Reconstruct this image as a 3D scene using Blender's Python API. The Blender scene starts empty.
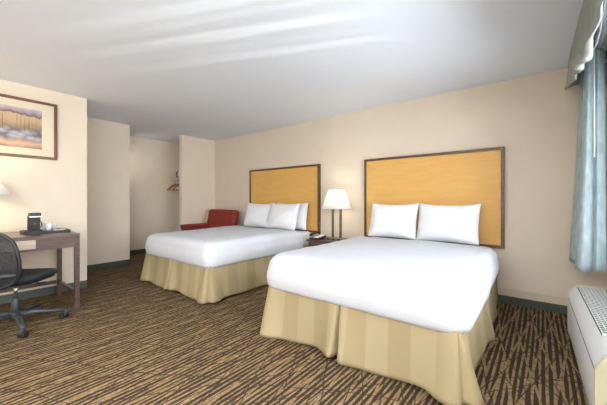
import bpy, bmesh, math, random
from mathutils import Vector, Matrix, noise
random.seed(7)
SC = bpy.context.scene
COL = SC.collection
R = math.radians

def lin(c):
    c /= 255.0
    return c/12.92 if c <= .04045 else ((c+.055)/1.055)**2.4
def rgb(r, g, b): return (lin(r), lin(g), lin(b), 1)

# ------------------------------------------------------------------ camera
F_PX = 292.0
cam = bpy.data.cameras.new('camera'); camo = bpy.data.objects.new('camera', cam); COL.objects.link(camo)
cam.sensor_width = 36; cam.lens = 36*F_PX/607
camo.location = (0, 0, 1.13)
camo.rotation_euler = (R(90), 0, R(38.17))
cam.shift_y = -2.5/607
cam.clip_start = .02
SC.camera = camo
# ------------------------------------------------------------------ world, light, exposure
w = bpy.data.worlds.new('sky'); SC.world = w; w.use_nodes = True
w.node_tree.nodes['Background'].inputs[0].default_value = (.80, .90, 1, 1)
w.node_tree.nodes['Background'].inputs[1].default_value = 3.0
SC.view_settings.view_transform = 'Standard'; SC.view_settings.look = 'None'
SC.view_settings.gamma = 1; SC.view_settings.use_curve_mapping = False
SC.view_settings.exposure = 0.16

def area(name, loc, rot, sx, sy, power, color):
    l = bpy.data.lights.new(name, 'AREA'); l.shape = 'RECTANGLE'; l.size = sx; l.size_y = sy
    l.energy = power; l.color = color
    o = bpy.data.objects.new(name, l); o.location = loc; o.rotation_euler = rot; COL.objects.link(o); return o
def point(name, loc, power, color, r=.05):
    l = bpy.data.lights.new(name, 'POINT'); l.energy = power; l.color = color; l.shadow_soft_size = r
    o = bpy.data.objects.new(name, l); o.location = loc; COL.objects.link(o); return o
area('window_daylight', (.80, 1.70, 1.40), (0, R(90), 0), 1.5, 2.2, 58, (.95, .98, 1))
area('added_rear_window_fill', (.80, -1.25, 1.40), (0, R(90), 0), 1.5, 1.8, 70, (.95, .98, 1))  # added fill through an invented second window, flattens the room light
area('added_ceiling_fill', (-1.3, -1.0, 2.30), (0, 0, 0), 1.0, 1.0, 40, (.97, .98, 1))  # added fill from an unseen ceiling fixture behind the camera
area('added_uplight_fill', (-.4, -1.9, 1.84), (R(180), 0, 0), .3, .3, 230, (.93, .96, 1))  # added uplight behind the camera, bounced off the ceiling to brighten the room
# low sun thrown back up through the window by something shiny outside: long streaks across the ceiling
def glint(y, power, wide, tall=26, el=20, az=(-.91, -.41)):
    l = bpy.data.lights.new('sun_glint', 'SPOT'); l.energy = power; l.color = (1, .99, .96); l.spot_size = R(tall); l.spot_blend = .9
    l.shadow_soft_size = .004
    o = bpy.data.objects.new('sun_glint', l); COL.objects.link(o); o.location = (.74, y, 1.35)
    d = Vector((az[0]*math.cos(R(el)), az[1]*math.cos(R(el)), math.sin(R(el))))
    o.rotation_euler = d.to_track_quat('-Z', 'Y').to_euler(); o.scale = (wide, 1, 1)
for y, p, wd in ((3.05, 55, .05), (2.99, 60, .09), (2.84, 30, .05), (2.64, 80, .11), (2.58, 50, .05), (2.40, 40, .08), (2.26, 75, .10), (2.20, 40, .04)): glint(y, p*1.8, wd)

# ------------------------------------------------------------------ materials
def mat(name, col, rough=.6, metal=0, spec=.5):
    m = bpy.data.materials.new(name); m.use_nodes = True
    b = m.node_tree.nodes['Principled BSDF']
    b.inputs['Base Color'].default_value = col
    b.inputs['Roughness'].default_value = rough
    b.inputs['Metallic'].default_value = metal
    b.inputs['Specular IOR Level'].default_value = spec
    return m
def N(m, t, **k):
    n = m.node_tree.nodes.new(t)
    for a, v in k.items(): setattr(n, a, v)
    return n
def L(m, a, b): m.node_tree.links.new(a, b)
def coords(m, scale=(1, 1, 1), rot=(0, 0, 0), kind='Object', loc=(0, 0, 0)):
    tc = N(m, 'ShaderNodeTexCoord'); mp = N(m, 'ShaderNodeMapping')
    mp.inputs['Scale'].default_value = scale; mp.inputs['Rotation'].default_value = rot
    mp.inputs['Location'].default_value = loc
    L(m, tc.outputs[kind], mp.inputs[0]); return mp.outputs[0]
def noise_tex(m, vec, scale, detail=2, rough=.5):
    n = N(m, 'ShaderNodeTexNoise'); n.inputs['Scale'].default_value = scale
    n.inputs['Detail'].default_value = detail; n.inputs['Roughness'].default_value = rough
    L(m, vec, n.inputs['Vector']); return n.outputs['Fac']
def ramp(m, fac, stops, interp='LINEAR'):
    r = N(m, 'ShaderNodeValToRGB'); r.color_ramp.interpolation = interp
    e = r.color_ramp.elements
    while len(e) < len(stops): e.new(.5)
    for i, (p, c) in enumerate(stops): e[i].position = p; e[i].color = c
    L(m, fac, r.inputs[0]); return r.outputs[0]
def mixc(m, fac, a, b, mode='MIX'):
    n = N(m, 'ShaderNodeMix', data_type='RGBA', blend_type=mode)
    for i, v in ((0, fac), (6, a), (7, b)):
        if hasattr(v, 'links'): L(m, v, n.inputs[i])
        else: n.inputs[i].default_value = v
    return n.outputs[2]
def base(m, c): L(m, c, m.node_tree.nodes['Principled BSDF'].inputs['Base Color'])
def bump(m, h, strength=.2, dist=.01):
    b = N(m, 'ShaderNodeBump'); b.inputs['Strength'].default_value = strength; b.inputs['Distance'].default_value = dist
    L(m, h, b.inputs['Height']); L(m, b.outputs[0], m.node_tree.nodes['Principled BSDF'].inputs['Normal'])
def variegate(m, c1, c2, scale=(1, 1, 1), ns=8, detail=3, lo=.35, hi=.65, bs=0, bd=.002):
    f = noise_tex(m, coords(m, scale), ns, detail)
    base(m, ramp(m, f, [(lo, c1), (hi, c2)]))
    if bs: bump(m, f, bs, bd)
    return m

M = {}
M['wall'] = mat('wall_paint', rgb(222, 204, 178), .75, spec=.25)
variegate(M['wall'], rgb(228, 214, 195), rgb(231, 218, 199), ns=3)
bump(M['wall'], noise_tex(M['wall'], coords(M['wall']), 130, 2), .12, .002)
M['ceiling'] = mat('ceiling_paint', rgb(236, 242, 250), .8, spec=.2)
bump(M['ceiling'], noise_tex(M['ceiling'], coords(M['ceiling']), 90, 2), .08, .002)
M['trim'] = mat('trim_paint', rgb(220, 203, 180), .5)
M['cove'] = mat('cove_base', rgb(70, 80, 74), .5)
M['white_frame'] = mat('white_vinyl', rgb(235, 236, 236), .4)
# carpet: tan sticks on brown running along the room, crossed by thin dark strokes
def carpet():
    m = mat('stick_carpet', rgb(90, 70, 50), .95, spec=.1)
    dark = rgb(62, 50, 42)
    grain = noise_tex(m, coords(m), 220, 2)
    tan = ramp(m, noise_tex(m, coords(m, (1, 1, 1)), 40, 3), [(.3, rgb(122, 99, 67)), (.7, rgb(160, 135, 98))])
    def sticks(ang, period, warp, th, off, thick=.22):
        v = coords(m, (1, 1, 1), (0, 0, R(ang)), loc=(off, off, 0))
        sp = N(m, 'ShaderNodeSeparateXYZ'); L(m, v, sp.inputs[0])
        def add(a, k, b):
            q = N(m, 'ShaderNodeMath', operation='MULTIPLY_ADD'); L(m, a, q.inputs[0]); q.inputs[1].default_value = k
            if hasattr(b, 'links'): L(m, b, q.inputs[2])
            else: q.inputs[2].default_value = b
            return q.outputs[0]
        x = add(sp.outputs[0], 1/period, 0.0)
        x = add(noise_tex(m, coords(m, (1.3, .8, 1), loc=(off, 3, 0)), 1, 0), warp, x)
        x = add(noise_tex(m, coords(m, (10, 1.0, 1), loc=(off, 5, 0)), 1, 0), .022/period, x)
        x = add(noise_tex(m, coords(m, (60, 90, 1), loc=(off, 5, 0)), 1, 0), .006/period, x)
        pp = N(m, 'ShaderNodeMath', operation='PINGPONG'); L(m, x, pp.inputs[0]); pp.inputs[1].default_value = .5
        w_ = add(noise_tex(m, coords(m, (22, 3.2, 1), loc=(off, 9, 0)), 1, 0), -thick, pp.outputs[0])     # uneven thickness
        return ramp(m, w_, [(th-thick/2-.0012/period, (0, 0, 0, 1)), (th-thick/2+.0012/period, (1, 1, 1, 1))])
    acc = sticks(1, .034, .5, .305, 0)
    for k_ in ((-6, .13, .5, .452, 4.2, .05), (7, .14, .5, .452, 8.3, .05)): acc = mixc(m, 1.0, acc, sticks(*k_), 'LIGHTEN')
    for k_ in ((37, .24, .4, .484, 1.2, 0), (-27, .22, .4, .482, 5.1, 0), (62, .33, .4, .488, 9.4, 0), (14, .17, .4, .478, 3.3, 0), (-15, .19, .4, .478, 7.7, 0)):
        acc = mixc(m, mixc(m, 1.0, sticks(*k_), (.85, .85, .85, 1), 'MULTIPLY'), acc, (0, 0, 0, 1))
    c = mixc(m, acc, dark, tan)
    c = mixc(m, .35, c, ramp(m, grain, [(.3, (.5, .5, .5, 1)), (.7, (1.0, 1.0, 1.0, 1))]), 'MULTIPLY')
    base(m, c); bump(m, grain, .4, .004)
    return m
M['carpet'] = carpet()
M['linen'] = mat('white_linen', rgb(212, 215, 222), .85, spec=.15)
bump(M['linen'], noise_tex(M['linen'], coords(M['linen'], (1, 2.2, 1)), 5, 4, .6), .35, .03)
M['pillow'] = mat('pillow_linen', rgb(236, 238, 242), .85, spec=.15)
bump(M['pillow'], noise_tex(M['pillow'], coords(M['pillow']), 9, 3, .6), .2, .02)
M['seam'] = mat('linen_seam', rgb(226, 228, 233), .9, spec=.1)
def skirt_mat():
    m = mat('striped_skirt_cloth', rgb(200, 178, 132), .6, spec=.3)
    tc = N(m, 'ShaderNodeTexCoord'); sp = N(m, 'ShaderNodeSeparateXYZ'); L(m, tc.outputs['UV'], sp.inputs[0])
    a = N(m, 'ShaderNodeMath', operation='FRACT'); mu = N(m, 'ShaderNodeMath', operation='MULTIPLY')
    L(m, sp.outputs[0], mu.inputs[0]); mu.inputs[1].default_value = 1/.29; L(m, mu.outputs[0], a.inputs[0])
    c = ramp(m, a.outputs[0], [(0, rgb(173, 157, 123)), (.48, rgb(173, 157, 123)), (.52, rgb(163, 146, 111)), (.97, rgb(163, 146, 111)), (1.0, rgb(173, 157, 123))])
    f = noise_tex(m, coords(m, (1, 1, 1)), 300, 1)
    c = mixc(m, .12, c, ramp(m, f, [(.3, (.6, .6, .6, 1)), (.7, (1, 1, 1, 1))]), 'MULTIPLY')
    base(m, c); return m
M['skirt'] = skirt_mat()
M['frame_wood'] = variegate(mat('dark_walnut', rgb(92, 68, 50), .4), rgb(84, 60, 44), rgb(104, 78, 58), (4, 4, 30), 3)
M['panel_wood'] = variegate(mat('honey_panel', rgb(212, 158, 66), .5, spec=.35), rgb(221, 172, 96), rgb(226, 179, 104), (1.5, 2, 9), 3, 3)
M['desk_wood'] = variegate(mat('desk_walnut', rgb(92, 70, 64), .35), rgb(74, 54, 48), rgb(96, 74, 67), (30, 3, 30), 2)
M['desk_top'] = variegate(mat('desk_top_walnut', rgb(110, 86, 76), .25), rgb(84, 64, 57), rgb(104, 82, 73), (30, 3, 30), 2)
M['drawer_wood'] = variegate(mat('pale_drawer_wood', rgb(190, 170, 152), .4), rgb(182, 160, 142), rgb(200, 182, 164), (20, 3, 40), 2)
M['lamp_base'] = mat('lamp_base_bronze', rgb(128, 110, 90), .4)
M['picture_wood'] = variegate(mat('picture_walnut', rgb(104, 72, 46), .4), rgb(96, 64, 40), rgb(116, 82, 52), (4, 4, 30), 3)
M['nickel'] = mat('brushed_nickel', rgb(150, 142, 132), .3, 1)
M['bronze'] = mat('lamp_bronze', rgb(96, 84, 74), .4, .5)
M['black'] = mat('black_plastic', rgb(26, 27, 30), .45)
M['charcoal'] = mat('charcoal_plastic', rgb(52, 56, 62), .45)
M['dark_fabric'] = variegate(mat('black_seat_cloth', rgb(38, 39, 42), .9), rgb(32, 33, 36), rgb(48, 49, 52), ns=90)
M['chrome'] = mat('chrome', rgb(200, 200, 205), .15, 1)
M['red'] = variegate(mat('red_upholstery', rgb(150, 52, 46), .7, spec=.3), rgb(128, 48, 42), rgb(146, 60, 52), (1, 1, 12), 8)
M['pale_wood'] = mat('pale_wood', rgb(196, 172, 130), .5)
M['hanger_wood'] = mat('hanger_wood', rgb(150, 96, 48), .4)
M['ptac'] = mat('cream_enamel', rgb(224, 226, 226), .4)
M['ptac_side'] = mat('aged_cream_enamel', rgb(214, 208, 178), .45)
M['grille'] = mat('grille_dark', rgb(30, 33, 35), .6)
M['ptac_door'] = mat('beige_hatch', rgb(212, 196, 170), .45)
M['valance'] = variegate(mat('sage_valance', rgb(156, 160, 148), .6, spec=.4), rgb(142, 147, 138), rgb(154, 159, 150), (3, 3, 1), 3)
M['lining'] = mat('curtain_lining', rgb(208, 218, 220), .8)
def curtain_mat():
    m = mat('blue_grey_satin', rgb(150, 172, 178), .45, spec=.5)
    f = noise_tex(m, coords(m, (1, 1, .5)), 22, 3)
    c = ramp(m, f, [(.42, rgb(150, 168, 172)), (.6, rgb(168, 185, 188))])
    base(m, c); bump(m, f, .15, .004); return m
M['curtain'] = curtain_mat()
M['white_plastic'] = mat('white_plastic', rgb(232, 232, 230), .4)
M['paper'] = mat('white_paper', rgb(238, 238, 236), .9)
M['mat_board'] = mat('cream_mat', rgb(222, 212, 188), .85)
M['rubber'] = mat('black_rubber', rgb(22, 22, 24), .7)

def glass():
    m = bpy.data.materials.new('thin_glass'); m.use_nodes = True
    t = m.node_tree; t.nodes.clear()
    o = t.nodes.new('ShaderNodeOutputMaterial'); mx = t.nodes.new('ShaderNodeMixShader')
    a = t.nodes.new('ShaderNodeBsdfTransparent'); b = t.nodes.new('ShaderNodeBsdfGlossy'); b.inputs['Roughness'].default_value = .03
    fr = t.nodes.new('ShaderNodeFresnel'); fr.inputs[0].default_value = 1.3
    t.links.new(fr.outputs[0], mx.inputs[0]); t.links.new(a.outputs[0], mx.inputs[1]); t.links.new(b.outputs[0], mx.inputs[2])
    t.links.new(mx.outputs[0], o.inputs[0]); return m
M['glass'] = glass()
def smoke_plastic():
    m = bpy.data.materials.new('smoked_glass'); m.use_nodes = True
    t = m.node_tree; b = t.nodes['Principled BSDF']; b.inputs['Base Color'].default_value = rgb(90, 88, 84)
    b.inputs['Roughness'].default_value = .08; b.inputs['Alpha'].default_value = .45
    return m
M['smoke'] = smoke_plastic()
def cup_plastic():
    m = bpy.data.materials.new('clear_cup'); m.use_nodes = True
    b = m.node_tree.nodes['Principled BSDF']; b.inputs['Base Color'].default_value = rgb(236, 240, 244)
    b.inputs['Roughness'].default_value = .25; b.inputs['Alpha'].default_value = .75
    return m
M['cup'] = cup_plastic()
def mesh_cloth():
    m = mat('black_mesh', rgb(24, 25, 28), .6)
    v = N(m, 'ShaderNodeTexVoronoi'); v.inputs['Scale'].default_value = 190
    L(m, coords(m), v.inputs['Vector'])
    c = ramp(m, v.outputs['Distance'], [(.25, (.55, .55, .55, 1)), (.4, (1, 1, 1, 1))])
    L(m, c, m.node_tree.nodes['Principled BSDF'].inputs['Alpha']); return m
M['mesh'] = mesh_cloth()
def shade_mat(name, emit, tint):
    m = bpy.data.materials.new(name); m.use_nodes = True
    t = m.node_tree; t.nodes.clear()
    o = t.nodes.new('ShaderNodeOutputMaterial'); mx = t.nodes.new('ShaderNodeMixShader'); mx.inputs[0].default_value = .5
    d = t.nodes.new('ShaderNodeBsdfDiffuse'); tr = t.nodes.new('ShaderNodeBsdfTranslucent')
    d.inputs[0].default_value = tint; tr.inputs[0].default_value = tint
    e = t.nodes.new('ShaderNodeEmission'); e.inputs[0].default_value = (1, .93, .82, 1); e.inputs[1].default_value = emit
    ad = t.nodes.new('ShaderNodeAddShader')
    t.links.new(d.outputs[0], mx.inputs[1]); t.links.new(tr.outputs[0], mx.inputs[2])
    t.links.new(mx.outputs[0], ad.inputs[0]); t.links.new(e.outputs[0], ad.inputs[1]); t.links.new(ad.outputs[0], o.inputs[0]); return m
M['shade'] = shade_mat('lamp_shade_cloth', .12, rgb(244, 242, 238))
def emit(name, col, s):
    m = bpy.data.materials.new(name); m.use_nodes = True
    b = m.node_tree.nodes['Principled BSDF']; b.inputs['Emission Color'].default_value = col; b.inputs['Emission Strength'].default_value = s
    return m
M['bulb'] = emit('bulb_glow', (1, .88, .7, 1), 6)
M['diffuser'] = emit('added_ceiling_diffuser', (1, .96, .9, 1), 2)  # glowing panel of the added ceiling fixture
def art():
    m = mat('landscape_print', rgb(180, 150, 120), .6)
    v = coords(m)
    sp = N(m, 'ShaderNodeSeparateXYZ'); L(m, v, sp.inputs[0])
    nz = noise_tex(m, coords(m, (1, 7, 7)), 1.6, 4)
    ad = N(m, 'ShaderNodeMath', operation='MULTIPLY_ADD'); L(m, nz, ad.inputs[0]); ad.inputs[1].default_value = .10; L(m, sp.outputs[2], ad.inputs[2])
    mr = N(m, 'ShaderNodeMapRange'); mr.inputs[1].default_value = -.18; mr.inputs[2].default_value = .28
    L(m, ad.outputs[0], mr.inputs[0])
    c = ramp(m, mr.outputs[0], [(0, rgb(158, 118, 100)), (.12, rgb(206, 172, 142)), (.2, rgb(178, 138, 116)), (.26, rgb(150, 140, 146)),
                       (.42, rgb(132, 124, 128)), (.5, rgb(150, 124, 100)), (.66, rgb(190, 160, 122)), (.8, rgb(196, 170, 134)),
                       (.84, rgb(112, 88, 78)), (.88, rgb(156, 140, 156)), (1, rgb(206, 186, 188))])
    # rounded shrubs low in the picture
    vo = N(m, 'ShaderNodeTexVoronoi'); vo.inputs['Scale'].default_value = 1; L(m, coords(m, (1, 11, 19)), vo.inputs['Vector'])
    bush = ramp(m, vo.outputs['Distance'], [(0, rgb(196, 188, 196)), (.4, rgb(158, 156, 168)), (.7, rgb(112, 104, 108))])
    band = ramp(m, mr.outputs[0], [(.16, (0, 0, 0, 1)), (.26, (1, 1, 1, 1)), (.42, (1, 1, 1, 1)), (.5, (0, 0, 0, 1))])
    c = mixc(m, band, c, bush)
    # pale trunks
    tr = ramp(m, noise_tex(m, coords(m, (1, 46, 1.2)), 1, 1), [(.58, (0, 0, 0, 1)), (.64, (.6, .6, .6, 1))])
    tb = ramp(m, mr.outputs[0], [(.40, (0, 0, 0, 1)), (.48, (1, 1, 1, 1)), (.72, (1, 1, 1, 1)), (.80, (0, 0, 0, 1))])
    c = mixc(m, mixc(m, 1.0, tr, tb, 'MULTIPLY'), c, rgb(104, 84, 70))
    base(m, c); return m
M['art'] = art()

# ------------------------------------------------------------------ helpers
def obj(name, bm, m, parent=None, loc=(0, 0, 0), smooth=False, bevel=0, rot=None, weld=False):
    me = bpy.data.meshes.new(name)
    bmesh.ops.recalc_face_normals(bm, faces=bm.faces)
    bm.to_mesh(me); bm.free()
    for p in me.polygons: p.use_smooth = smooth
    ms = m if isinstance(m, (list, tuple)) else [m]
    for x in ms: me.materials.append(x)
    o = bpy.data.objects.new(name, me); COL.objects.link(o); o.location = loc
    if rot: o.rotation_euler = rot
    if parent: o.parent = parent
    if bevel:
        b = o.modifiers.new('bevel', 'BEVEL'); b.width = bevel; b.segments = 3; b.limit_method = 'ANGLE'; b.angle_limit = R(40)
        for p in me.polygons: p.use_smooth = True
        me.set_sharp_from_angle(angle=R(50))
    return o
def tag(o, label, cat, group=None):
    o['label'] = label; o['category'] = cat
    if group: o['group'] = group
    return o
def thing(name, label, cat, loc=(0, 0, 0), rz=0, group=None):
    o = bpy.data.objects.new(name, None); o.empty_display_size = .1; COL.objects.link(o)
    o.location = loc; o.rotation_euler = (0, 0, rz); return tag(o, label, cat, group)
def struct(name, bm, m, **k):
    o = obj(name, bm, m, **k); o['kind'] = 'structure'; return o
def dup(root, loc, rz=None, label=None):
    def cp(o, par):
        c = o.copy(); COL.objects.link(c)
        if par: c.parent = par
        for ch in [x for x in list(bpy.data.objects) if x.parent == o and x is not c]: cp(ch, c)
        return c
    r = cp(root, None); r.location = loc
    if rz is not None: r.rotation_euler = (r.rotation_euler[0], r.rotation_euler[1], rz)
    if label: r['label'] = label
    return r
def box(bm, x0, x1, y0, y1, z0, z1):
    v = [bm.verts.new((x, y, z)) for z in (z0, z1) for x, y in ((x0, y0), (x1, y0), (x1, y1), (x0, y1))]
    for f in ((3, 2, 1, 0), (4, 5, 6, 7), (0, 1, 5, 4), (1, 2, 6, 5), (2, 3, 7, 6), (3, 0, 4, 7)): bm.faces.new([v[i] for i in f])
def bx(*a):
    bm = bmesh.new()
    if isinstance(a[0], (list, tuple)):
        for b in a: box(bm, *b)
    else: box(bm, *a)
    return bm
def lathe(bm, prof, n=32, c=(0, 0), cap=True, sx=1, sy=1):
    rings = [[bm.verts.new((c[0]+r*sx*math.cos(2*math.pi*i/n), c[1]+r*sy*math.sin(2*math.pi*i/n), z)) for i in range(n)] for r, z in prof]
    for a, b in zip(rings, rings[1:]):
        for i in range(n): bm.faces.new((a[i], a[(i+1) % n], b[(i+1) % n], b[i]))
    if cap:
        bm.faces.new(rings[0]); bm.faces.new(rings[-1])
    return bm
def lt(prof, n=32, **k): return lathe(bmesh.new(), prof, n, **k)
def tube(bm, pts, r, n=8, closed=False):
    pts = [Vector(p) for p in pts]; rings = []
    up = None; K = len(pts)
    for i, p in enumerate(pts):
        if closed: d = (pts[(i+1) % K]-pts[i-1]).normalized()
        else: d = (pts[min(i+1, K-1)]-pts[max(i-1, 0)]).normalized()
        if up is None: up = Vector((0, 0, 1)) if abs(d.z) < .9 else Vector((1, 0, 0))
        a = d.cross(up); 
        if a.length < 1e-4: a = d.cross(Vector((0, 1, 0)))
        a.normalize(); b = a.cross(d).normalized(); up = b
        rr = r[i] if isinstance(r, (list, tuple)) else r
        rings.append([bm.verts.new(p+rr*(a*math.cos(2*math.pi*k/n)+b*math.sin(2*math.pi*k/n))) for k in range(n)])
    prs = list(zip(rings, rings[1:])) + ([(rings[-1], rings[0])] if closed else [])
    for a, b in prs:
        for k in range(n): bm.faces.new((a[k], a[(k+1) % n], b[(k+1) % n], b[k]))
    if not closed: bm.faces.new(rings[0]); bm.faces.new(rings[-1])
    return bm
def tb(pts, r, n=8, closed=False): return tube(bmesh.new(), pts, r, n, closed)
def grid(bm, rows, closed=False):
    vs = [[bm.verts.new(p) for p in row] for row in rows]
    for a, b in zip(vs, vs[1:]):
        m = len(a)
        for i in range(m if closed else m-1): bm.faces.new((a[i], a[(i+1) % m], b[(i+1) % m], b[i]))
    return vs
def solidify(o, t, off=0):
    s = o.modifiers.new('solid', 'SOLIDIFY'); s.thickness = t; s.offset = off; return o

# ------------------------------------------------------------------ the room
H = 2.44; YB = 3.88; XW = .58; XD = -4.54; YD = 1.24; XS = -5.55; XF = -6.5; YR = -2.6
T = .12
struct('floor', bx(-7.2, 1.0, YR-.2, YB+.2, -.1, 0), M['carpet'])
struct('ceiling', bx(-7.2, 1.0, YR-.2, YB+.2, H, H+.1), M['ceiling'])
struct('wall_back', bx(XF-T, XW+.2, YB, YB+T, 0, H), M['wall'])
WY0, WY1, WZ0, WZ1 = .55, 3.30, .62, 2.12
VY0, VY1 = -2.2, -.30  # opening for the added rear window
struct('wall_right', bx((XW, XW+.2, YR, VY0, 0, H), (XW, XW+.2, VY1, WY0, 0, H), (XW, XW+.2, VY0, VY1, 0, WZ0), (XW, XW+.2, VY0, VY1, WZ1, H), (XW, XW+.2, WY1, YB, 0, H), (XW, XW+.2, WY0, WY1, 0, WZ0), (XW, XW+.2, WY0, WY1, WZ1, H)), M['wall'])
struct('wall_left', bx(XD-T, XD, YR, YD, 0, H), M['wall'])
struct('wall_entry', bx(XF-T, XS, YD-T, 2.14, 0, H), M['wall'])
struct('wall_passage', bx(XS, XD-T, YD-T, YD, 0, H), M['wall'])
struct('wall_alcove', bx(XF-T, XF, 2.14, YB, 0, H), M['wall'])
struct('wall_partition', bx(XS-.09, XS, 3.10, YB, 0, H), M['wall'])
struct('wall_rear', bx(XD, XW, YR-T, YR, 0, H), M['wall'])
# cove bases and the painted board
def base_strip(name, x0, x1, y0, y1, z0, z1, m): struct(name, bx(x0, x1, y0, y1, z0, z1), m, bevel=.002)
base_strip('baseboard_back', XS, XW, YB-.008, YB, 0, .085, M['cove'])
base_strip('trim_1', -1.9, XW, YB-.012, YB, .085, .165, M['trim'])
base_strip('baseboard_left', XD, XD+.008, YR, YD, 0, .095, M['cove'])
base_strip('baseboard_entry', XS, XS+.008, YD, 2.14, 0, .095, M['cove'])
base_strip('baseboard_alcove', XF, XF+.008, 2.14, YB, 0, .095, M['cove'])
base_strip('baseboard_closet', XF, XS, YB-.008, YB, 0, .095, M['cove'])
base_strip('baseboard_recess', XF, XS, 2.14, 2.148, 0, .095, M['cove'])
base_strip('baseboard_partition', XS, XS+.008, 3.10, YB-.008, 0, .095, M['cove'])
base_strip('baseboard_right', XW-.008, XW, YR, YB, 0, .085, M['cove'])
base_strip('trim_2', XW-.012, XW, YR, YB-.012, .085, .165, M['trim'])
# window, and an unseen second one added behind the camera for more light
for nm, a, b in (('window_1', WY0, WY1), ('added_rear_window', VY0, VY1)):
    mid = (a+b)/2
    wf = struct(nm, bx((XW+.08, XW+.14, a, b, WZ0, WZ0+.05), (XW+.08, XW+.14, a, b, WZ1-.05, WZ1),
      (XW+.08, XW+.14, a, a+.05, WZ0+.05, WZ1-.05), (XW+.08, XW+.14, b-.05, b, WZ0+.05, WZ1-.05),
      (XW+.09, XW+.13, mid-.025, mid+.025, WZ0+.05, WZ1-.05)), M['white_frame'])
    obj('window_pane', bx((XW+.107, XW+.113, a+.05, mid-.025, WZ0+.05, WZ1-.05), (XW+.107, XW+.113, mid+.025, b-.05, WZ0+.05, WZ1-.05)), M['glass'], wf)
    obj('window_sill', bx(XW-.03, XW+.08, a-.02, b+.02, WZ0-.025, WZ0), M['white_frame'], wf)

# ------------------------------------------------------------------ headboards
def headboard(cx, z0, label):
    W, Hh = 1.66, 1.71-z0
    t = thing('headboard', label, 'headboard', (cx, YB, z0), 0, 'headboards behind the beds')
    w = W/2; f = .032; d = .05
    obj('frame', bx((-w, w, -d, 0, Hh-f, Hh), (-w, -w+f, -d, 0, 0, Hh-f), (w-f, w, -d, 0, 0, Hh-f), (-w+f, w-f, -d, 0, 0, f)), M['frame_wood'], t, bevel=.002)
    obj('panel', bx(-w+f, w-f, -d+.012, -.004, f, Hh-f), M['panel_wood'], t)
    return t
BX = {'r': -1.075, 'l': -3.525}
BC = {'r': -1.057, 'l': -3.535}
BY = {'r': 1.79, 'l': 1.86}
BW = {'r': .75, 'l': .77}
headboard(BX['r'], .60, 'wide honey yellow headboard with brown frame behind the nearer right-hand bed')
headboard(BX['l'], .60, 'honey yellow headboard with brown frame behind the farther left-hand bed')

# ------------------------------------------------------------------ beds
HW = .75; Y0 = 1.79; YE = 3.80
def rrect(cx, hw, y0, y1, r, rh, n=10, step=.05):
    pts = []
    def line(a, b):
        k = max(1, int(math.dist(a, b)/step))
        for i in range(k): pts.append((a[0]+(b[0]-a[0])*i/k, a[1]+(b[1]-a[1])*i/k))
    def arc(c, rad, a0):
        for i in range(n): 
            a = a0+math.pi/2*i/n; pts.append((c[0]+rad*math.cos(a), c[1]+rad*math.sin(a)))
    line((cx-hw+r, y0), (cx+hw-r, y0)); arc((cx+hw-r, y0+r), r, -math.pi/2)
    line((cx+hw, y0+r), (cx+hw, y1-rh)); arc((cx+hw-rh, y1-rh), rh, 0)
    line((cx+hw-rh, y1), (cx-hw+rh, y1)); arc((cx-hw+rh, y1-rh), rh, math.pi/2)
    line((cx-hw, y1-rh), (cx-hw, y0+r)); arc((cx-hw+r, y0+r), r, math.pi)
    return pts
def cloth_box(cx, hw, y0, y1, ztop, zhem, roll, seed, amp=.012, r=.14, rh=.05, bulge=.012, crown=.02, pinch=0):
    """closed soft slab: rings shrinking inwards over the top, a rolled edge, sides and an underside"""
    base_pts = rrect(0, hw, y0, y1, r, rh)
    cy = (y0+y1)/2; rings = []
    prof = []                                     # (inset, z)
    prof.append((.05, zhem+.004)); prof.append((.012, zhem-.004)); prof.append((0, zhem))
    for i in range(1, 7): t = i/7; prof.append((-bulge*math.sin(math.pi*t), zhem+(ztop-roll-zhem)*t))
    for i in range(0, 9): a = math.pi/2*i/8; prof.append((roll*(1-math.cos(a)), ztop-roll+roll*math.sin(a)))
    ins = roll
    while ins < hw-.06: ins += .055; prof.append((ins, ztop+crown*(1-(1-ins/hw)**2)))
    bm = bmesh.new()
    for ins, z in prof:
        ring = []
        for (x, y) in base_pts:
            fx = max(0, hw-ins)/hw
            hy = (y1-y0)/2; fy = max(.02, hy-ins)/hy
            px, py = x*fx, cy+(y-cy)*fy
            k = min(1, max(0, (z-zhem)/.08))
            n1 = noise.noise(Vector((px*1.6+seed, py*1.2, z*1.8)))
            n2 = noise.noise(Vector((px*5+seed, py*3.5, z*3)))
            n3 = 1-abs(noise.noise(Vector((px*2.4+seed*2, py*4.2, z*2))))*2
            side = 1 if ins < roll*.6 else 0
            zz = z + (amp*1.2*n1+amp*.35*n2+amp*.35*n3)*(.2 if side else 1)*k
            ox = amp*(1.0*n1+.9*n2)*side
            d = Vector((x, y-cy)).normalized()
            ring.append((cx+px+d.x*ox, py+d.y*ox, zz))
        rings.append(ring)
    vs = grid(bm, rings, True)
    bm.faces.new(vs[-1])
    return bm
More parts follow.
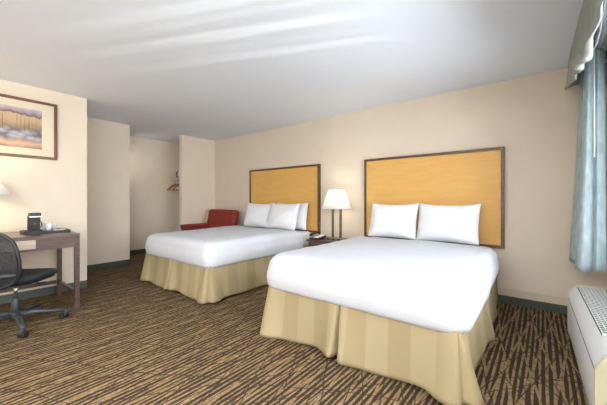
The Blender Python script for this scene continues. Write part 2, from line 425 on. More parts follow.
def skirt(cx, seed, Y0, HW):
    hw = HW-.03; y0 = Y0+.02; y1 = YE; zt = .435; zb = .012
    segs = [((cx-hw, y1), (cx-hw, y0)), ((cx-hw, y0), (cx+hw, y0)), ((cx+hw, y0), (cx+hw, y1))]
    L0 = y1-y0; L1 = 2*hw; tot = 2*L0+L1
    pleats = [L0*.5, L0, L0+L1/2-.03, L0+L1, L0+L1+L0*.5]
    S = []; s = 0
    while s < tot: S.append(s); s += .012
    S += [p+d for p in pleats for d in (-.006, -.003, 0, .003, .006)]; S = sorted(set(S))
    rows = []
    def at(s):
        for i, (l, n) in enumerate(((L0, (-1, 0)), (L1, (0, -1)), (L0, (1, 0)))):
            if s <= l or i == 2:
                a, b = segs[i]; t = min(1, s/l); return a[0]+(b[0]-a[0])*t, a[1]+(b[1]-a[1])*t, n
            s -= l
    NZ = 16
    for j in range(NZ+1):
        t = j/NZ; row = []
        for s in S:
            x, y, n = at(s)
            # soft corner normal
            nx, ny = n
            for c, na, nb in ((L0, (-1, 0), (0, -1)), (L0+L1, (0, -1), (1, 0))):
                if abs(s-c) < .10:
                    k = (s-c+.10)/.20; nx = na[0]*(1-k)+nb[0]*k; ny = na[1]*(1-k)+nb[1]*k
                    q = math.hypot(nx, ny); nx /= q; ny /= q
            off = .018+.03*t**1.3
            off += .010*t*noise.noise(Vector((s*4, seed, t*.6)))+.014*t*math.sin(s*9+seed)
            for p in pleats:
                d = abs(s-p)
                corner = abs(p-L0) < 1e-6 or abs(p-L0-L1) < 1e-6
                wv = .010+.030*t
                off += (.075 if corner else (.052 if abs(p-(L0+L1/2-.03)) < 1e-6 else .055))*t*math.exp(-((d-wv)/.085)**2)
                off -= (.03+.075*t)*math.exp(-(d/(wv*.55))**2)*(.5 if corner else 1)
            zz = zt+(zb-zt)*t
            zz += (.014*noise.noise(Vector((s*2.2+9, seed, 0)))-.0+.010*math.sin(s*7.5+seed))*t*t+.006
            row.append(((x+nx*off), (y+ny*off), max(.006, zz)))
        rows.append(row)
    bm = bmesh.new(); vs = grid(bm, rows); uv = bm.loops.layers.uv.new('UVMap')
    idx = {}
    for j, r_ in enumerate(vs):
        for i, v in enumerate(r_): idx[v] = (S[i], j/NZ)
    for f in bm.faces:
        for l in f.loops: l[uv].uv = idx[l.vert]
    return bm
def bed(key, label, dlabel, seed):
    cx = BC[key]; Y0 = BY[key]; HW = BW[key]
    t = thing('bed', label, 'bed', (cx, Y0, 0), 0, 'the two beds')
    x = 0
    def loc(bm):
        bmesh.ops.translate(bm, verts=bm.verts, vec=(-cx, -Y0, 0)); return bm
    obj('box_spring', bx(-HW+.06, HW-.06, .06, YE-Y0, .16, .38), M['linen'], t, bevel=.02)
    for sx in (-1, 1):
        for yy in (.25, YE-Y0-.2):
            obj('leg', lt([(.03, 0), (.03, .16)], 12, c=(sx*.55, yy)), M['black'], t)
    obj('mattress', loc(cloth_box(cx, HW-.03, Y0+.03, YE, .625, .385, .06, seed+3, .004, .1, .05, .006, .01)), M['linen'], t, smooth=True)
    so = obj('bed_skirt', loc(skirt(cx, seed, Y0, HW)), M['skirt'], t, smooth=True); solidify(so, .004, 0)
    d = obj('duvet', cloth_box(cx, HW+(.03 if key == 'r' else .015), Y0-.02, 3.50,   .665, .388, .105, seed, .013, .125, .05, .014, .012), M['linen'], smooth=True)
    d['label'] = dlabel; d['category'] = 'duvet'; d['group'] = 'white duvets on the beds'
    return t
bed('r', 'large bed nearer the window with pleated tan striped skirt reaching the carpet', 'smooth white duvet covering the nearer right-hand bed', 1.3)
bed('l', 'bed farther left beside the red armchair with pleated tan striped skirt', 'smooth white duvet covering the farther left-hand bed', 5.7)

# ------------------------------------------------------------------ pillows
def pillow_bm(w, h, th, seed):
    n, m = 26, 20
    def surf(sgn):
        rows = []
        for j in range(m+1):
            v = -1+2*j/m; row = []
            for i in range(n+1):
                u = -1+2*i/n
                prof = max(0, (1-abs(u)**2.6))**.55*max(0, (1-abs(v)**2.6))**.55
                # pulled-in edges between pointed corners
                x = u*w/2*(1-.045*(1-v*v)); z = v*h/2*(1-(.11 if v > 0 else .05)*(1-u*u))
                cr = .014*noise.noise(Vector((u*2.2+seed, v*2.2, sgn)))*prof
                y = sgn*(th/2*prof*(1-.18*v)+.003)+cr
                row.append((x, y, z+h/2*.0))
            rows.append(row)
        return rows
    bm = bmesh.new(); a = grid(bm, surf(-1)); b = grid(bm, surf(1))
    for i in range(n):
        bm.faces.new((a[0][i], a[0][i+1], b[0][i+1], b[0][i])); bm.faces.new((a[m][i], a[m][i+1], b[m][i+1], b[m][i]))
    for j in range(m):
        bm.faces.new((a[j][0], a[j+1][0], b[j+1][0], b[j][0])); bm.faces.new((a[j][n], a[j+1][n], b[j+1][n], b[j][n]))
    return bm
def pillow(x, y, z, w, label, tilt=-14, rz=0, seed=0, h=.44, th=.19):
    o = obj('pillow', pillow_bm(w, h, th, seed), M['pillow'], smooth=True, loc=(x, y, z+h/2*math.cos(R(tilt))), rot=(R(tilt), 0, R(rz)))
    tag(o, label, 'pillow', 'white pillows against the headboards')
    return o
pillow(-1.395, 3.60, .658, .61, 'left white pillow leaning on the headboard of the nearer bed', -16, 2, 1, h=.45)
pillow(-.765, 3.59, .658, .65, 'right white pillow leaning on the headboard of the nearer bed, overlapping its neighbour', -16, -2, 4, h=.45)
pillow(-3.83, 3.585, .65, .65, 'left white pillow on the farther bed beside the red armchair', -16, 3, 8, h=.45)
pillow(-3.21, 3.53, .65, .66, 'front right white pillow on the farther bed, overlapping two others', -16, -3, 11, h=.45)
pillow(-3.18, 3.71, .65, .68, 'rear white pillow on the farther bed, tucked behind the right one', -8, 0, 14, h=.44, th=.13)

# ------------------------------------------------------------------ nightstand and what is on it
NS = thing('nightstand', 'dark wooden nightstand between the two beds under the lamp', 'nightstand', (-2.30, 3.62, 0))
obj('table_top', bx(-.32, .32, -.22, .24, .525, .555), M['desk_wood'], NS, bevel=.004)
obj('body', bx(-.30, .30, -.20, .23, .08, .525), M['frame_wood'], NS, bevel=.003)
dr = obj('drawer', bx(-.28, .28, -.215, -.20, .34, .505), M['desk_wood'], NS, bevel=.002)
obj('handle', tb([(-.06, -.215, .425), (-.06, -.235, .425), (.06, -.235, .425), (.06, -.215, .425)], .005), M['nickel'], dr)
for sx in (-1, 1):
    for sy in (-1, 1): obj('leg', bx(sx*.27-.02, sx*.27+.02, sy*.18-.02+.015, sy*.18+.035, 0, .08), M['frame_wood'], NS)
LP = thing('table_lamp', 'lit table lamp with white tapered shade on two posts on nightstand', 'lamp', (-2.235, 3.62, .555))
obj('base', bx(-.15, .15, -.085, .085, 0, .03), M['lamp_base'], LP, bevel=.006)
for x in (-.065, .065):
    obj('post', lt([(.019, .03), (.019, .46)], 20, c=(x, 0)), M['bronze'], LP, smooth=False)
for x in (-.085, 0, .085): obj('outlet', bx(x-.018, x+.018, -.092, -.084, .006, .026), M['black'], LP)
def shade(parent, rb, rt, z0, z1, m):
    o = obj('lamp_shade', lt([(rb, z0), (rt, z1)], 48, cap=False), m, parent, smooth=True); solidify(o, .003)
    obj('shade_rim', tb([(rb*math.cos(2*math.pi*i/48), rb*math.sin(2*math.pi*i/48), z0) for i in range(48)], .003, 6, True), M['seam'], o, smooth=True)
    obj('spider', tb([(-rt, 0, z1-.012), (0, 0, z1-.015), (rt, 0, z1-.012)], .0025), M['nickel'], parent)
    return o
shade(LP, .215, .115, .45, .725, M['shade'])
obj('socket', bx(-.075, .075, -.012, .012, .455, .47), M['bronze'], LP)
obj('stem', lt([(.008, .47), (.008, .71)], 12), M['bronze'], LP)
for x in (-.045, .045): obj('bulb', lt([(.001, .50), (.018, .505), (.028, .535), (.028, .56), (.015, .585), (.001, .59)], 16, c=(x, 0), cap=False), M['bulb'], LP, smooth=True)
def shade_light(loc, p):
    o = point('lamp_bulb_light', loc, p, (1, .86, .68), .03); return o
shade_light((-2.235, 3.57, .555+.60), 3.8)

PH = thing('telephone', 'black desk telephone with pale faceplate on the nightstand left of lamp', 'telephone', (-2.485, 3.50, .555), R(-8))
bmp = bmesh.new()
pr = [(-.10, 0), (.10, 0), (.10, .055), (-.10, .025)]
a = [bmp.verts.new((-.08, y, z)) for y, z in pr]; b = [bmp.verts.new((.08, y, z)) for y, z in pr]
bmp.faces.new(a); bmp.faces.new(b[::-1])
for i in range(4): bmp.faces.new((a[i], a[(i+1) % 4], b[(i+1) % 4], b[i]))
obj('body', bmp, M['black'], PH, bevel=.006)
obj('faceplate', bx(-.015, .07, -.08, .085, 0, .004), M['white_plastic'], PH, loc=(0, 0, .043), rot=(R(8.5), 0, 0))
obj('handset', tb([(-.05, -.10, .055), (-.05, -.085, .07), (-.05, -.03, .082), (-.05, .04, .092), (-.05, .085, .092), (-.05, .10, .075)], [.022, .024, .013, .013, .024, .022], 10), M['black'], PH, smooth=True)
NP = thing('notepad', 'small white notepad with black edge on the nightstand right of lamp', 'notepad', (-2.02, 3.60, .555), R(6))
obj('pages', bx(-.05, .05, -.075, .06, .0, .008), M['paper'], NP); obj('binding', bx(-.05, .05, .06, .075, 0, .010), M['black'], NP)

# ------------------------------------------------------------------ picture on the desk wall
PC = thing('framed_picture', 'brown framed landscape print with cream mat hanging above the desk', 'picture', (XD, .48, 1.945))
w2, h2 = .455, .335
obj('frame', bx((0, .03, -w2, w2, h2-.03, h2), (0, .03, -w2, w2, -h2, -h2+.03), (0, .03, -w2, -w2+.03, -h2+.03, h2-.03), (0, .03, w2-.03, w2, -h2+.03, h2-.03)), M['picture_wood'], PC, bevel=.004)
obj('mat_board', bx(.004, .014, -w2+.03, w2-.03, -h2+.03, h2-.03), M['mat_board'], PC)
obj('print', bx(.014, .016, -w2+.14, w2-.14, -.225, .225), M['art'], PC)

# ------------------------------------------------------------------ desk
DX0, DX1, DY0, DY1, DZ = -4.46, -3.72, -.55, .955, .785
DK = thing('desk', 'long dark walnut desk with pale drawer fronts against the left wall', 'desk', ((DX0+DX1)/2, (DY0+DY1)/2, 0))
ox, oy = (DX0+DX1)/2, (DY0+DY1)/2
def dk(name, x0, x1, y0, y1, z0, z1, m, par=DK, bv=.003): return obj(name, bx(x0-ox, x1-ox, y0-oy, y1-oy, z0, z1), m, par, bevel=bv)
dk('desktop', DX0, DX1, DY0, DY1, DZ-.03, DZ, M['desk_top'])
dk('apron', DX0+.05, DX1-.008, DY0+.01, DY1-.008, .645, DZ-.03, M['desk_wood'])
for y0, y1 in ((-.45, .05), (.10, .61)):
    d_ = dk('drawer', DX1-.012, DX1+.004, y0, y1, .665, DZ-.036, M['drawer_wood'])
for x in (DX0+.02, DX1-.045):
    for y in (DY0, DY1-.043): dk('leg', x, x+.043, y, y+.043, 0, .645 if 0 else DZ-.03, M['desk_wood'])
for y in (DY0+.01, DY1-.04): dk('stretcher', DX0+.07, DX1-.052, y, y+.028, .15, .185, M['desk_wood'])
dk('stretcher', DX0+.03, DX0+.058, DY0+.05, DY1-.05, .15, .185, M['desk_wood'])

DL = thing('desk_lamp', 'lit lamp with wide white cone shade on the desk, cut by left edge', 'lamp', (-4.24, .27, DZ))
obj('base', lt([(.085, 0), (.085, .015), (.03, .03), (.014, .05)], 28), M['bronze'], DL, smooth=True)
obj('post', lt([(.012, .05), (.012, .44)], 16), M['bronze'], DL, smooth=True)
shade(DL, .235, .095, .405, .60, M['shade'])
obj('bulb', lt([(.001, .44), (.018, .445), (.03, .48), (.028, .51), (.001, .54)], 16, cap=False), M['bulb'], DL, smooth=True)
point('desk_lamp_bulb_light', (-4.24, .27, DZ+.55), 6.5, (1, .80, .50), .03)

TR = tag(obj('serving_tray', bx((-.13, .13, -.18, .18, 0, .010), (-.135, .135, -.185, -.17, 0, .024), (-.135, .135, .17, .185, 0, .024), (-.135, -.12, -.17, .17, 0, .024), (.12, .135, -.17, .17, 0, .024)), M['black'], loc=(-4.12, .755, DZ), bevel=.004),
    'low black tray with rim holding the cups on the desk', 'tray')
TZ = DZ+.0105
CMK = thing('coffee_maker', 'small black and clear coffee maker standing at left end of desk tray', 'coffee maker', (-4.11, .665, TZ))
obj('base', bx(-.06, .06, -.05, .05, 0, .025), M['black'], CMK, bevel=.006)
obj('column', bx(-.06, -.015, -.05, .05, .025, .17), M['black'], CMK, bevel=.004)
obj('head', bx(-.055, .055, -.045, .045, .165, .20), M['charcoal'], CMK, bevel=.008)
hd = obj('carafe', lt([(.030, .028), (.036, .04), (.036, .11), (.028, .13)], 24, c=(.022, 0)), M['smoke'], CMK, smooth=True)
obj('carafe_handle', tb([(.045, .030, .05), (.06, .045, .06), (.06, .045, .10), (.045, .030, .115)], .005), M['black'], hd)
obj('trim_band', bx(-.056, .056, -.047, .047, .158, .165), M['chrome'], CMK)
cup0 = None
for i, (x, y, s, lab) in enumerate(((-4.17, .755, .8, 'clear plastic cup on the tray nearest the coffee maker'), (-4.10, .775, .85, 'frosted plastic cup at the front of the tray beside white packets'),
                            (-4.18, .835, .8, 'clear plastic cup farthest from the coffee maker on the tray'))):
    if cup0 is None:
        cup0 = obj('plastic_cup', lt([(.001, .003), (.026, .003), (.030, .05), (.036, .10), (.034, .10), (.028, .05), (.024, .006), (.001, .006)], 24, cap=False), M['cup'], loc=(x, y, TZ), smooth=True); c = cup0; c.scale = (s, s, s)
    else:
        c = cup0.copy(); COL.objects.link(c); c.location = (x, y, TZ); c.scale = (s, s, s)
    tag(c, lab, 'cup', 'plastic cups on the desk tray')
for i, (x, y, rz, lab) in enumerate(((-4.06, .85, 20, 'white coffee packet lying on tray nearest the cups'), (-4.13, .90, -15, 'white packet lying at the far right end of the tray'))):
    p = obj('coffee_packet', bx(-.035, .035, -.025, .025, 0, .014), M['paper'], loc=(x, y, TZ), rot=(0, 0, R(rz)), bevel=.005)
    tag(p, lab, 'packet', 'white packets on the desk tray')

# ------------------------------------------------------------------ office chair
CH = thing('office_chair', 'black office swivel chair with mesh back pulled up to the desk', 'chair', (-3.62, .46, 0), 0)
ang = math.atan2(.69, -.72)-math.pi/2     # local +y faces the desk
cr = bpy.data.objects.new('x', None); bpy.data.objects.remove(cr)
CH.rotation_euler = (0, 0, ang)
def rounded_slab(w, d, z0, z1, sag=.0, n=24, wf=1.0, front=0):
    bm = bmesh.new(); rings = []
    prof = [(.0, z0, .90), (.0, z0+.004, .96), (0, (z0+z1)/2, 1.0), (0, z1-.012, .985), (0, z1-.003, .95), (0, z1, .86), (0, z1-sag*.5, .5), (0, z1-sag, .1)]
    for _, z, k in prof:
        ring = []
        for i in range(n*2):
            a = 2*math.pi*i/(2*n); c, s = math.cos(a), math.sin(a)
            e = .45
            x = math.copysign(abs(c)**e, c)*w/2*k; y = math.copysign(abs(s)**e, s)*d/2*k
            zz = z-(front*max(0, y/(d/2))**3)
            ring.append((x, y, zz))
        rings.append(ring)
    vs = grid(bm, rings, True); bm.faces.new(vs[0]); bm.faces.new(vs[-1]); return bm
obj('seat', rounded_slab(.50, .48, .435, .485, .015, front=.02), M['dark_fabric'], CH, smooth=True)
obj('seat_pan', rounded_slab(.46, .44, .405, .428), M['charcoal'], CH, smooth=True)
# back: curved mesh panel in a rounded frame
def backpt(u, v):   # u,v in -1..1
    e = .62
    x = u*.235*(1-.12*max(0, v)); z = .645+v*.225
    y = -.262-.05*(1-u*u)+.02*v*v-.045*(v*.5+.5)
    return (x, y, z)
fr = []
for i in range(56):
    a = 2*math.pi*i/56; c, s = math.cos(a), math.sin(a)
    fr.append(backpt(math.copysign(abs(c)**.6, c), math.copysign(abs(s)**.6, s)))
obj('back_frame', tb(fr, .014, 8, True), M['black'], CH, smooth=True)
bmb = bmesh.new(); rows = []
for k in (1.0, .85, .65, .45, .25, .05):
    rows.append([backpt(math.copysign(abs(math.cos(2*math.pi*i/56))**.6, math.cos(2*math.pi*i/56))*k, math.copysign(abs(math.sin(2*math.pi*i/56))**.6, math.sin(2*math.pi*i/56))*k) for i in range(56)])
vs = grid(bmb, rows, True); bmb.faces.new(vs[-1])
obj('back_mesh', bmb, M['mesh'], CH, smooth=True)
obj('lumbar_pad', tb([backpt(u, -.55) for u in (-.9, -.6, -.3, 0, .3, .6, .9)], .018, 8), M['charcoal'], CH, smooth=True)
obj('back_bracket', tb([(0, -.05, .40), (0, -.20, .395), (0, -.30, .42), (0, -.335, .50), (0, -.335, .60)], [.022, .022, .02, .016, .012], 10), M['black'], CH, smooth=True)
obj('gas_lift', lt([(.014, .24), (.014, .40)], 16), M['chrome'], CH, smooth=True)
obj('lift_sleeve', lt([(.030, .09), (.030, .25), (.02, .262)], 16), M['charcoal'], CH, smooth=True)
obj('mechanism', bx(-.07, .07, -.09, .09, .375, .405), M['black'], CH, bevel=.01)
obj('lever', tb([(.05, .02, .385), (.17, .04, .375), (.21, .045, .372)], [.006, .006, .013], 8), M['black'], CH, smooth=True)
obj('hub', lt([(.042, .075), (.048, .09), (.042, .13), (.03, .14)], 20), M['charcoal'], CH, smooth=True)
for k in range(5):
    th = R(0+72*k)-ang
    c, s = math.cos(th), math.sin(th)
    arm = obj('base_arm', tb([(c*.03, s*.03, .105), (c*.12, s*.12, .115), (c*.24, s*.24, .095), (c*.34, s*.34, .078)], [.026, .022, .018, .015], 10), M['charcoal'], CH, smooth=True)
    cw = obj('caster', bx(-.002, .002, -.002, .002, 0.05, .07), M['black'], CH, loc=(c*.335, s*.335, 0), rot=(0, 0, th+R(40)))
    bmw = bmesh.new()
    for sx in (-.017, .017):
        ring = [(sx-.011, .020), (sx-.008, .027), (sx+.008, .027), (sx+.011, .020)]
        rr = [[bmw.verts.new((x, r*math.cos(2*math.pi*i/20), .027+r*math.sin(2*math.pi*i/20))) for i in range(20)] for x, r in ring]
        for p, q in zip(rr, rr[1:]):
            for i in range(20): bmw.faces.new((p[i], p[(i+1) % 20], q[(i+1) % 20], q[i]))
        bmw.faces.new(rr[0]); bmw.faces.new(rr[-1])
    obj('wheel', bmw, M['rubber'], cw, smooth=False)
    obj('caster_hood', tb([(0, -.024, .04), (0, -.015, .056), (0, .0, .062), (0, .015, .058), (0, .022, .045)], .013, 8), M['charcoal'], cw, smooth=True)

# ------------------------------------------------------------------ red armchair
AC = thing('armchair', 'red upholstered armchair in the corner behind the farther bed', 'armchair', (-4.93, 3.32, 0))
def cushion(w, d, h): return rounded_slab(w, d, 0, h)
obj('seat', bx(-.34, .34, -.32, .22, .28, .44), M['red'], AC, bevel=.04)
bb = obj('backrest', bx(-.43, .43, -.07, .07, 0, .60), M['red'], AC, loc=(0, .22, .345), rot=(R(-12), 0, 0), bevel=.045)
obj('side_frame', bx(-.475, -.432, -.095, .06, .02, .585), M['pale_wood'], bb, bevel=.006)
for sx in (-1, 1):
    ar = obj('armrest', bx(sx*.39-.05, sx*.39+.05, -.36, .24, .585, .655), M['red'], AC, bevel=.025)
    obj('arm_panel', bx(sx*.39-.04, sx*.39+.04, -.34, .20, .20, .59), M['red'], ar, bevel=.01)
    for y in (-.30, .20): obj('leg', bx(sx*.36-.025, sx*.36+.025, y-.025, y+.025, 0, .30), M['pale_wood'], AC, bevel=.004)

# ------------------------------------------------------------------ closet
SH = thing('closet_rack', 'wire shelf with hanging rod in the closet alcove behind the partition', 'shelf', (-6.07, 3.55, 1.62))
bms = bmesh.new()
for y in (-.17, .30): tube(bms, [(-.43, y, 0), (.43, y, 0)], .005)
for i in range(22): tube(bms, [(-.41+i*.039, -.17, .003), (-.41+i*.039, .30, .003)], .002, 5)
obj('wire_shelf', bms, M['white_plastic'], SH)
obj('rod', tb([(-.43, -.15, -.06), (.43, -.15, -.06)], .010, 12), M['chrome'], SH)
for x in (-.30, .30): obj('bracket', tb([(x, .325, -.09), (x, -.15, -.05), (x, -.17, 0)], .005), M['white_plastic'], SH)
def hanger_bm():
    bm = bmesh.new()
    tube(bm, [(0, -.21, -.21), (0, -.12, -.13), (0, 0, -.065), (0, .12, -.13), (0, .21, -.21)], [.008, .010, .012, .010, .008], 8)
    tube(bm, [(0, -.20, -.205), (0, .20, -.205)], .005, 8); return bm
def hook_bm():
    return tb([(0, 0, -.06), (0, 0, -.015)]+[(0, .018*math.sin(a), .012-.018*math.cos(a)+.0) for a in [i*.45 for i in range(1, 10)]], .0018, 6)
h0 = None
for i, (x, rz, lab) in enumerate(((-6.36, 6, 'wooden hanger on closet rod, leftmost in view'), (-6.24, -6, 'wooden hanger on closet rod, second from the alcove wall'), (-6.12, 8, 'wooden hanger on closet rod nearest the partition'))):
    z = 1.56-.005
    if h0 is None:
        h0 = thing('coat_hanger', lab, 'hanger', (x, 3.40, z), R(rz), 'wooden hangers in the closet')
        obj('body', hanger_bm(), M['hanger_wood'], h0, smooth=True); obj('hook', hook_bm(), M['chrome'], h0, smooth=True)
    else: dup(h0, (x, 3.40, z), R(rz), lab)
IR = thing('clothes_iron', 'white and dark clothes iron standing on the closet shelf', 'iron', (-6.32, 3.49, 1.626))
obj('soleplate', bx(-.05, .05, .03, .05, 0, .20), M['chrome'], IR, bevel=.008)
obj('body', bx(-.045, .045, -.04, .03, 0, .17), M['white_plastic'], IR, bevel=.02)
obj('handle', tb([(0, -.04, .02), (0, -.075, .04), (0, -.08, .12), (0, -.035, .15)], .014, 8), M['black'], IR, smooth=True)
LR = thing('luggage_rack', 'folded white tubular rack standing in the closet behind the partition edge', 'rack', (-5.86, 3.22, 0))
obj('frame', tb([(-.12, 0, .012), (-.13, 0, .3), (-.12, 0, .60), (-.09, .0, .70), (-.03, 0, .75), (.03, 0, .73), (.08, 0, .66), (.10, 0, .5), (.11, 0, .012)], .011, 10), M['white_plastic'], LR, smooth=True)
obj('frame', tb([(-.10, .07, .012), (-.10, .05, .3), (-.09, .02, .66), (.08, .02, .66), (.09, .05, .3), (.09, .07, .012)], .010, 10), M['white_plastic'], LR, smooth=True)

# ------------------------------------------------------------------ air conditioner under the window
AX0, AY0, AY1, AZ = .225, 1.86, 3.21, .445
AC2 = thing('air_conditioner', 'cream wall air conditioner with slatted top grille under the window', 'air conditioner', (AX0, AY0, 0))
Lx = XW-.013-AX0; Ly = AY1-AY0
bmc = bmesh.new()
pr = [(Lx, .03), (.02, .03), (.004, .06), (0, .12), (0, AZ-.085), (.012, AZ-.06), (.035, AZ-.02), (.055, AZ-.006), (.075, AZ), (Lx, AZ)]
a = [bmc.verts.new((x, .035, z)) for x, z in pr]; b = [bmc.verts.new((x, Ly-.035, z)) for x, z in pr]
bmc.faces.new(a); bmc.faces.new(b[::-1])
for i in range(len(pr)): bmc.faces.new((a[i], a[(i+1) % len(pr)], b[(i+1) % len(pr)], b[i]))
obj('cabinet', bmc, M['ptac'], AC2, bevel=.006)
obj('foot', bx(.06, Lx, .06, Ly-.06, 0, .03), M['grille'], AC2)
for y0, y1 in ((0, .035), (Ly-.035, Ly)):
    bmc = bmesh.new()
    pe = [(Lx, .02), (.02, .02), (-.002, .06), (-.004, .12), (-.004, AZ-.084), (.010, AZ-.056), (.033, AZ-.016), (.055, AZ-.001), (.075, AZ+.004), (Lx, AZ+.004)]
    a = [bmc.verts.new((x, y0, z)) for x, z in pe]; b = [bmc.verts.new((x, y1, z)) for x, z in pe]
    bmc.faces.new(a); bmc.faces.new(b[::-1])
    for i in range(len(pe)): bmc.faces.new((a[i], a[(i+1) % len(pe)], b[(i+1) % len(pe)], b[i]))
    obj('end_cap', bmc, M['ptac_side'], AC2, bevel=.004)
gx0, gx1, gy0, gy1 = .055, .185, .26, Ly-.06
gr = obj('grille', bx(gx0-.004, gx1+.004, gy0-.004, gy1+.004, AZ-.012, AZ+.0015), M['grille'], AC2)
bmg = bmesh.new(); nb = 6
for i in range(nb+1):
    x = gx0+(gx1-gx0)*i/nb; box(bmg, x-.002, x+.002, gy0, gy1, AZ+.001, AZ+.005)
k = int((gy1-gy0)/.036)
for j in range(k+1):
    y = gy0+(gy1-gy0)*j/k; box(bmg, gx0-.003, gx1+.003, y-.0035, y+.0035, AZ+.0012, AZ+.0053)
obj('louvre_bars', bmg, M['ptac'], gr)
obj('hatch', bx(gx1+.014, Lx-.01, .10, Ly-.06, AZ, AZ+.007), M['ptac_door'], AC2, bevel=.003)
obj('top_ridge', bx(.05, gx1+.01, gy0-.03, gy0-.012, AZ, AZ+.012), M['ptac'], AC2, bevel=.004)
obj('front_seam', bx(-.0015, .0, .04, Ly-.04, AZ-.105, AZ-.100), M['grille'], AC2)

# ------------------------------------------------------------------ valance and curtain
def interp(tab, y):
    for (a, b), (c, d) in zip(tab, tab[1:]):
        if a <= y <= c: 
            t = (y-a)/(c-a); t = t*t*(3-2*t); return b+(d-b)*t
    return tab[-1][1] if y > tab[-1][0] else tab[0][1]
VA = thing('valance', 'sage green fabric valance with curled hem hanging from ceiling above window', 'valance', (XW, 2.0, H))
hem = [(.3, 2.10), (1.2, 2.12), (1.9, 2.05), (2.17, 1.93), (2.5, 1.985), (3.1, 2.07), (3.66, 2.17)]
rows = []; NY = 130
for j in range(NY+1):
    y = .35+(3.66-.35)*j/NY
    hz = interp(hem, y); row = []
    cw_ = math.exp(-((y-2.35)/.22)**2)
    fold = .010*math.sin(y*17)+.006*math.sin(y*41+1)
    for i in range(15):
        t = i/14
        x = .262-.012*t*t+fold*t*(1-.0*t); z = H-.002+(hz-H)*t
        row.append((x-XW, y-2.0, z-H))
    for q in range(1, 11):                                   # curl at the hem
        a = q/10*(1.2+3.4*cw_)
        rr = .010+.022*cw_
        row.append((x-rr*(1-math.cos(a))-XW, y-2.0, z-rr*math.sin(a)-H))
    rows.append(row)
bmv = bmesh.new(); grid(bmv, rows)
o = obj('front_drape', bmv, M['valance'], VA, smooth=True); solidify(o, .003)
rows = []
for j in range(12):
    t = j/11; row = []
    for i in range(12):
        v = i/11; x = .262+(XW-.262)*t-.012*v*v*(1-t)
        zb_ = 2.17+.02*math.sin(t*7)
        row.append((x-XW, 3.66+.012*math.sin(t*9)*v-2.0, (H-.002+(zb_-H)*v)-H))
    rows.append(row)
bmv = bmesh.new(); grid(bmv, rows)
o = obj('side_return', bmv, M['valance'], VA, smooth=True); solidify(o, .003)
rows = []
for j in range(41):
    y = .37+(3.64-.37)*j/40; hz = interp(hem, y)
    rows.append([(.275-XW, y-2.0, (H-.003)-H), (.272-XW, y-2.0, (H+hz)/2-H), (.268-XW, y-2.0, hz+.03-H)])
bmv = bmesh.new(); grid(bmv, rows)
o = obj('lining', bmv, M['lining'], VA, smooth=True); solidify(o, .002)

CU = thing('curtain', 'blue grey satin curtain gathered at the far side of the window', 'curtain', (.40, 3.40, .545))
# plan positions of the folds, top and bottom
bot = [(.300, 3.74), (.275, 3.68), (.262, 3.60), (.285, 3.52), (.325, 3.50), (.300, 3.40), (.272, 3.24), (.272, 3.15), (.295, 3.12), (.335, 3.15), (.365, 3.19), (.385, 3.17), (.415, 3.20), (.445, 3.24), (.455, 3.30), (.44, 3.38), (.47, 3.46)]
top = [(.365, 3.72), (.348, 3.68), (.338, 3.60), (.352, 3.54), (.372, 3.52), (.350, 3.42), (.336, 3.33), (.338, 3.27), (.352, 3.24), (.378, 3.27), (.392, 3.29), (.405, 3.27), (.425, 3.29), (.445, 3.32), (.452, 3.36), (.44, 3.42), (.465, 3.48)]
def crom(P, t):
    n = len(P)-1; s = t*n; i = min(int(s), n-1); u = s-i
    p = [Vector(P[max(0, min(n, i+k))]) for k in (-1, 0, 1, 2)]
    return .5*((2*p[1])+(-p[0]+p[2])*u+(2*p[0]-5*p[1]+4*p[2]-p[3])*u*u+(-p[0]+3*p[1]-3*p[2]+p[3])*u**3)
rows = []
for j in range(31):
    v = j/30; z = .572+(2.34-.572)*v; row = []
    k = (1-v)**1.25
    for i in range(97):
        a = crom(bot, i/96); b_ = crom(top, i/96); p = b_*(1-k)+a*k
        ny = noise.noise(Vector((i*.12, v*2.2, 3)))*.007
        row.append((p.x+ny-.40, p.y+ny-3.40, z-.545+.008*(1-v)*math.sin(i*.2)))
    rows.append(row)
bmv = bmesh.new(); grid(bmv, rows)
o = obj('cloth', bmv, M['curtain'], CU, smooth=True); solidify(o, .003)
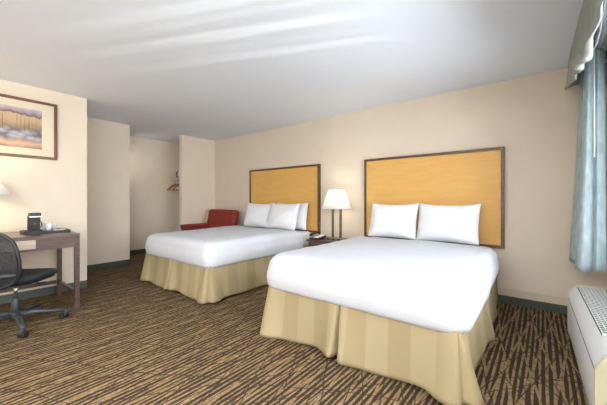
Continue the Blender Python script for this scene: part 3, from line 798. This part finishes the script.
obj('wand', lt([(.006, .91), (.0045, .925), (.0045, 1.79)], 10, c=(-.035, -.30)), M['white_plastic'], CU, smooth=True)
CR = thing('curtain_rod', 'white curtain rod hidden behind the valance above window', 'curtain rod', (XW, 2.0, 2.35))
obj('rail', tb([(-.17, -1.6, 0), (-.17, 1.72, 0)], .012, 10), M['white_plastic'], CR, smooth=True)
for y in (-1.5, 0, 1.65): obj('bracket', bx(-.17, 0, y-.01, y+.01, -.012, .012), M['white_plastic'], CR)

FL = thing('added_floor_lamp', 'added white bowl uplighter floor lamp, unseen, bouncing fill off the ceiling', 'lamp', (-.4, -1.9, 0))  # invented lamp body around the added uplight, out of view
obj('base', lt([(.14, 0), (.14, .02), (.02, .035)], 32), M['nickel'], FL, smooth=True)
obj('pole', lt([(.012, .03), (.012, 1.70)], 16), M['nickel'], FL, smooth=True)
o = obj('lamp_shade', lt([(.03, 1.69), (.14, 1.73), (.21, 1.80), (.235, 1.87)], 40, cap=False), M['white_frame'], FL, smooth=True); solidify(o, .004)
WS = thing('added_wall_sconce', 'added small white wall light, unseen around the corner, brightening the alcove', 'wall light', (-6.12, 2.14, 2.0))  # invented fitting, hidden from view, for the added alcove light
obj('back_plate', bx(-.12, .12, 0, .02, -.05, .05), M['nickel'], WS, bevel=.004)
obj('glass_shade', bx(-.10, .10, .02, .07, -.045, .045), M['white_plastic'], WS, bevel=.01)
area('added_alcove_fill', (-6.12, 2.225, 1.98), (R(65), 0, 0), .2, .09, 1.8, (1, .95, .86))  # added fill to lift the dim alcove
# ------------------------------------------------------------------ unseen ceiling fixture added behind the camera to brighten the room
CF = thing('added_ceiling_light', 'added square white ceiling light, unseen, filling the room from the rear', 'ceiling light', (-1.3, -1.0, H))
obj('frame', bx((-.54, .54, -.54, -.50, -.10, 0), (-.54, .54, .50, .54, -.10, 0), (-.54, -.50, -.50, .50, -.10, 0), (.50, .54, -.50, .50, -.10, 0)), M['white_frame'], CF, bevel=.004)
obj('diffuser', bx(-.50, .50, -.50, .50, -.09, -.08), M['diffuser'], CF)
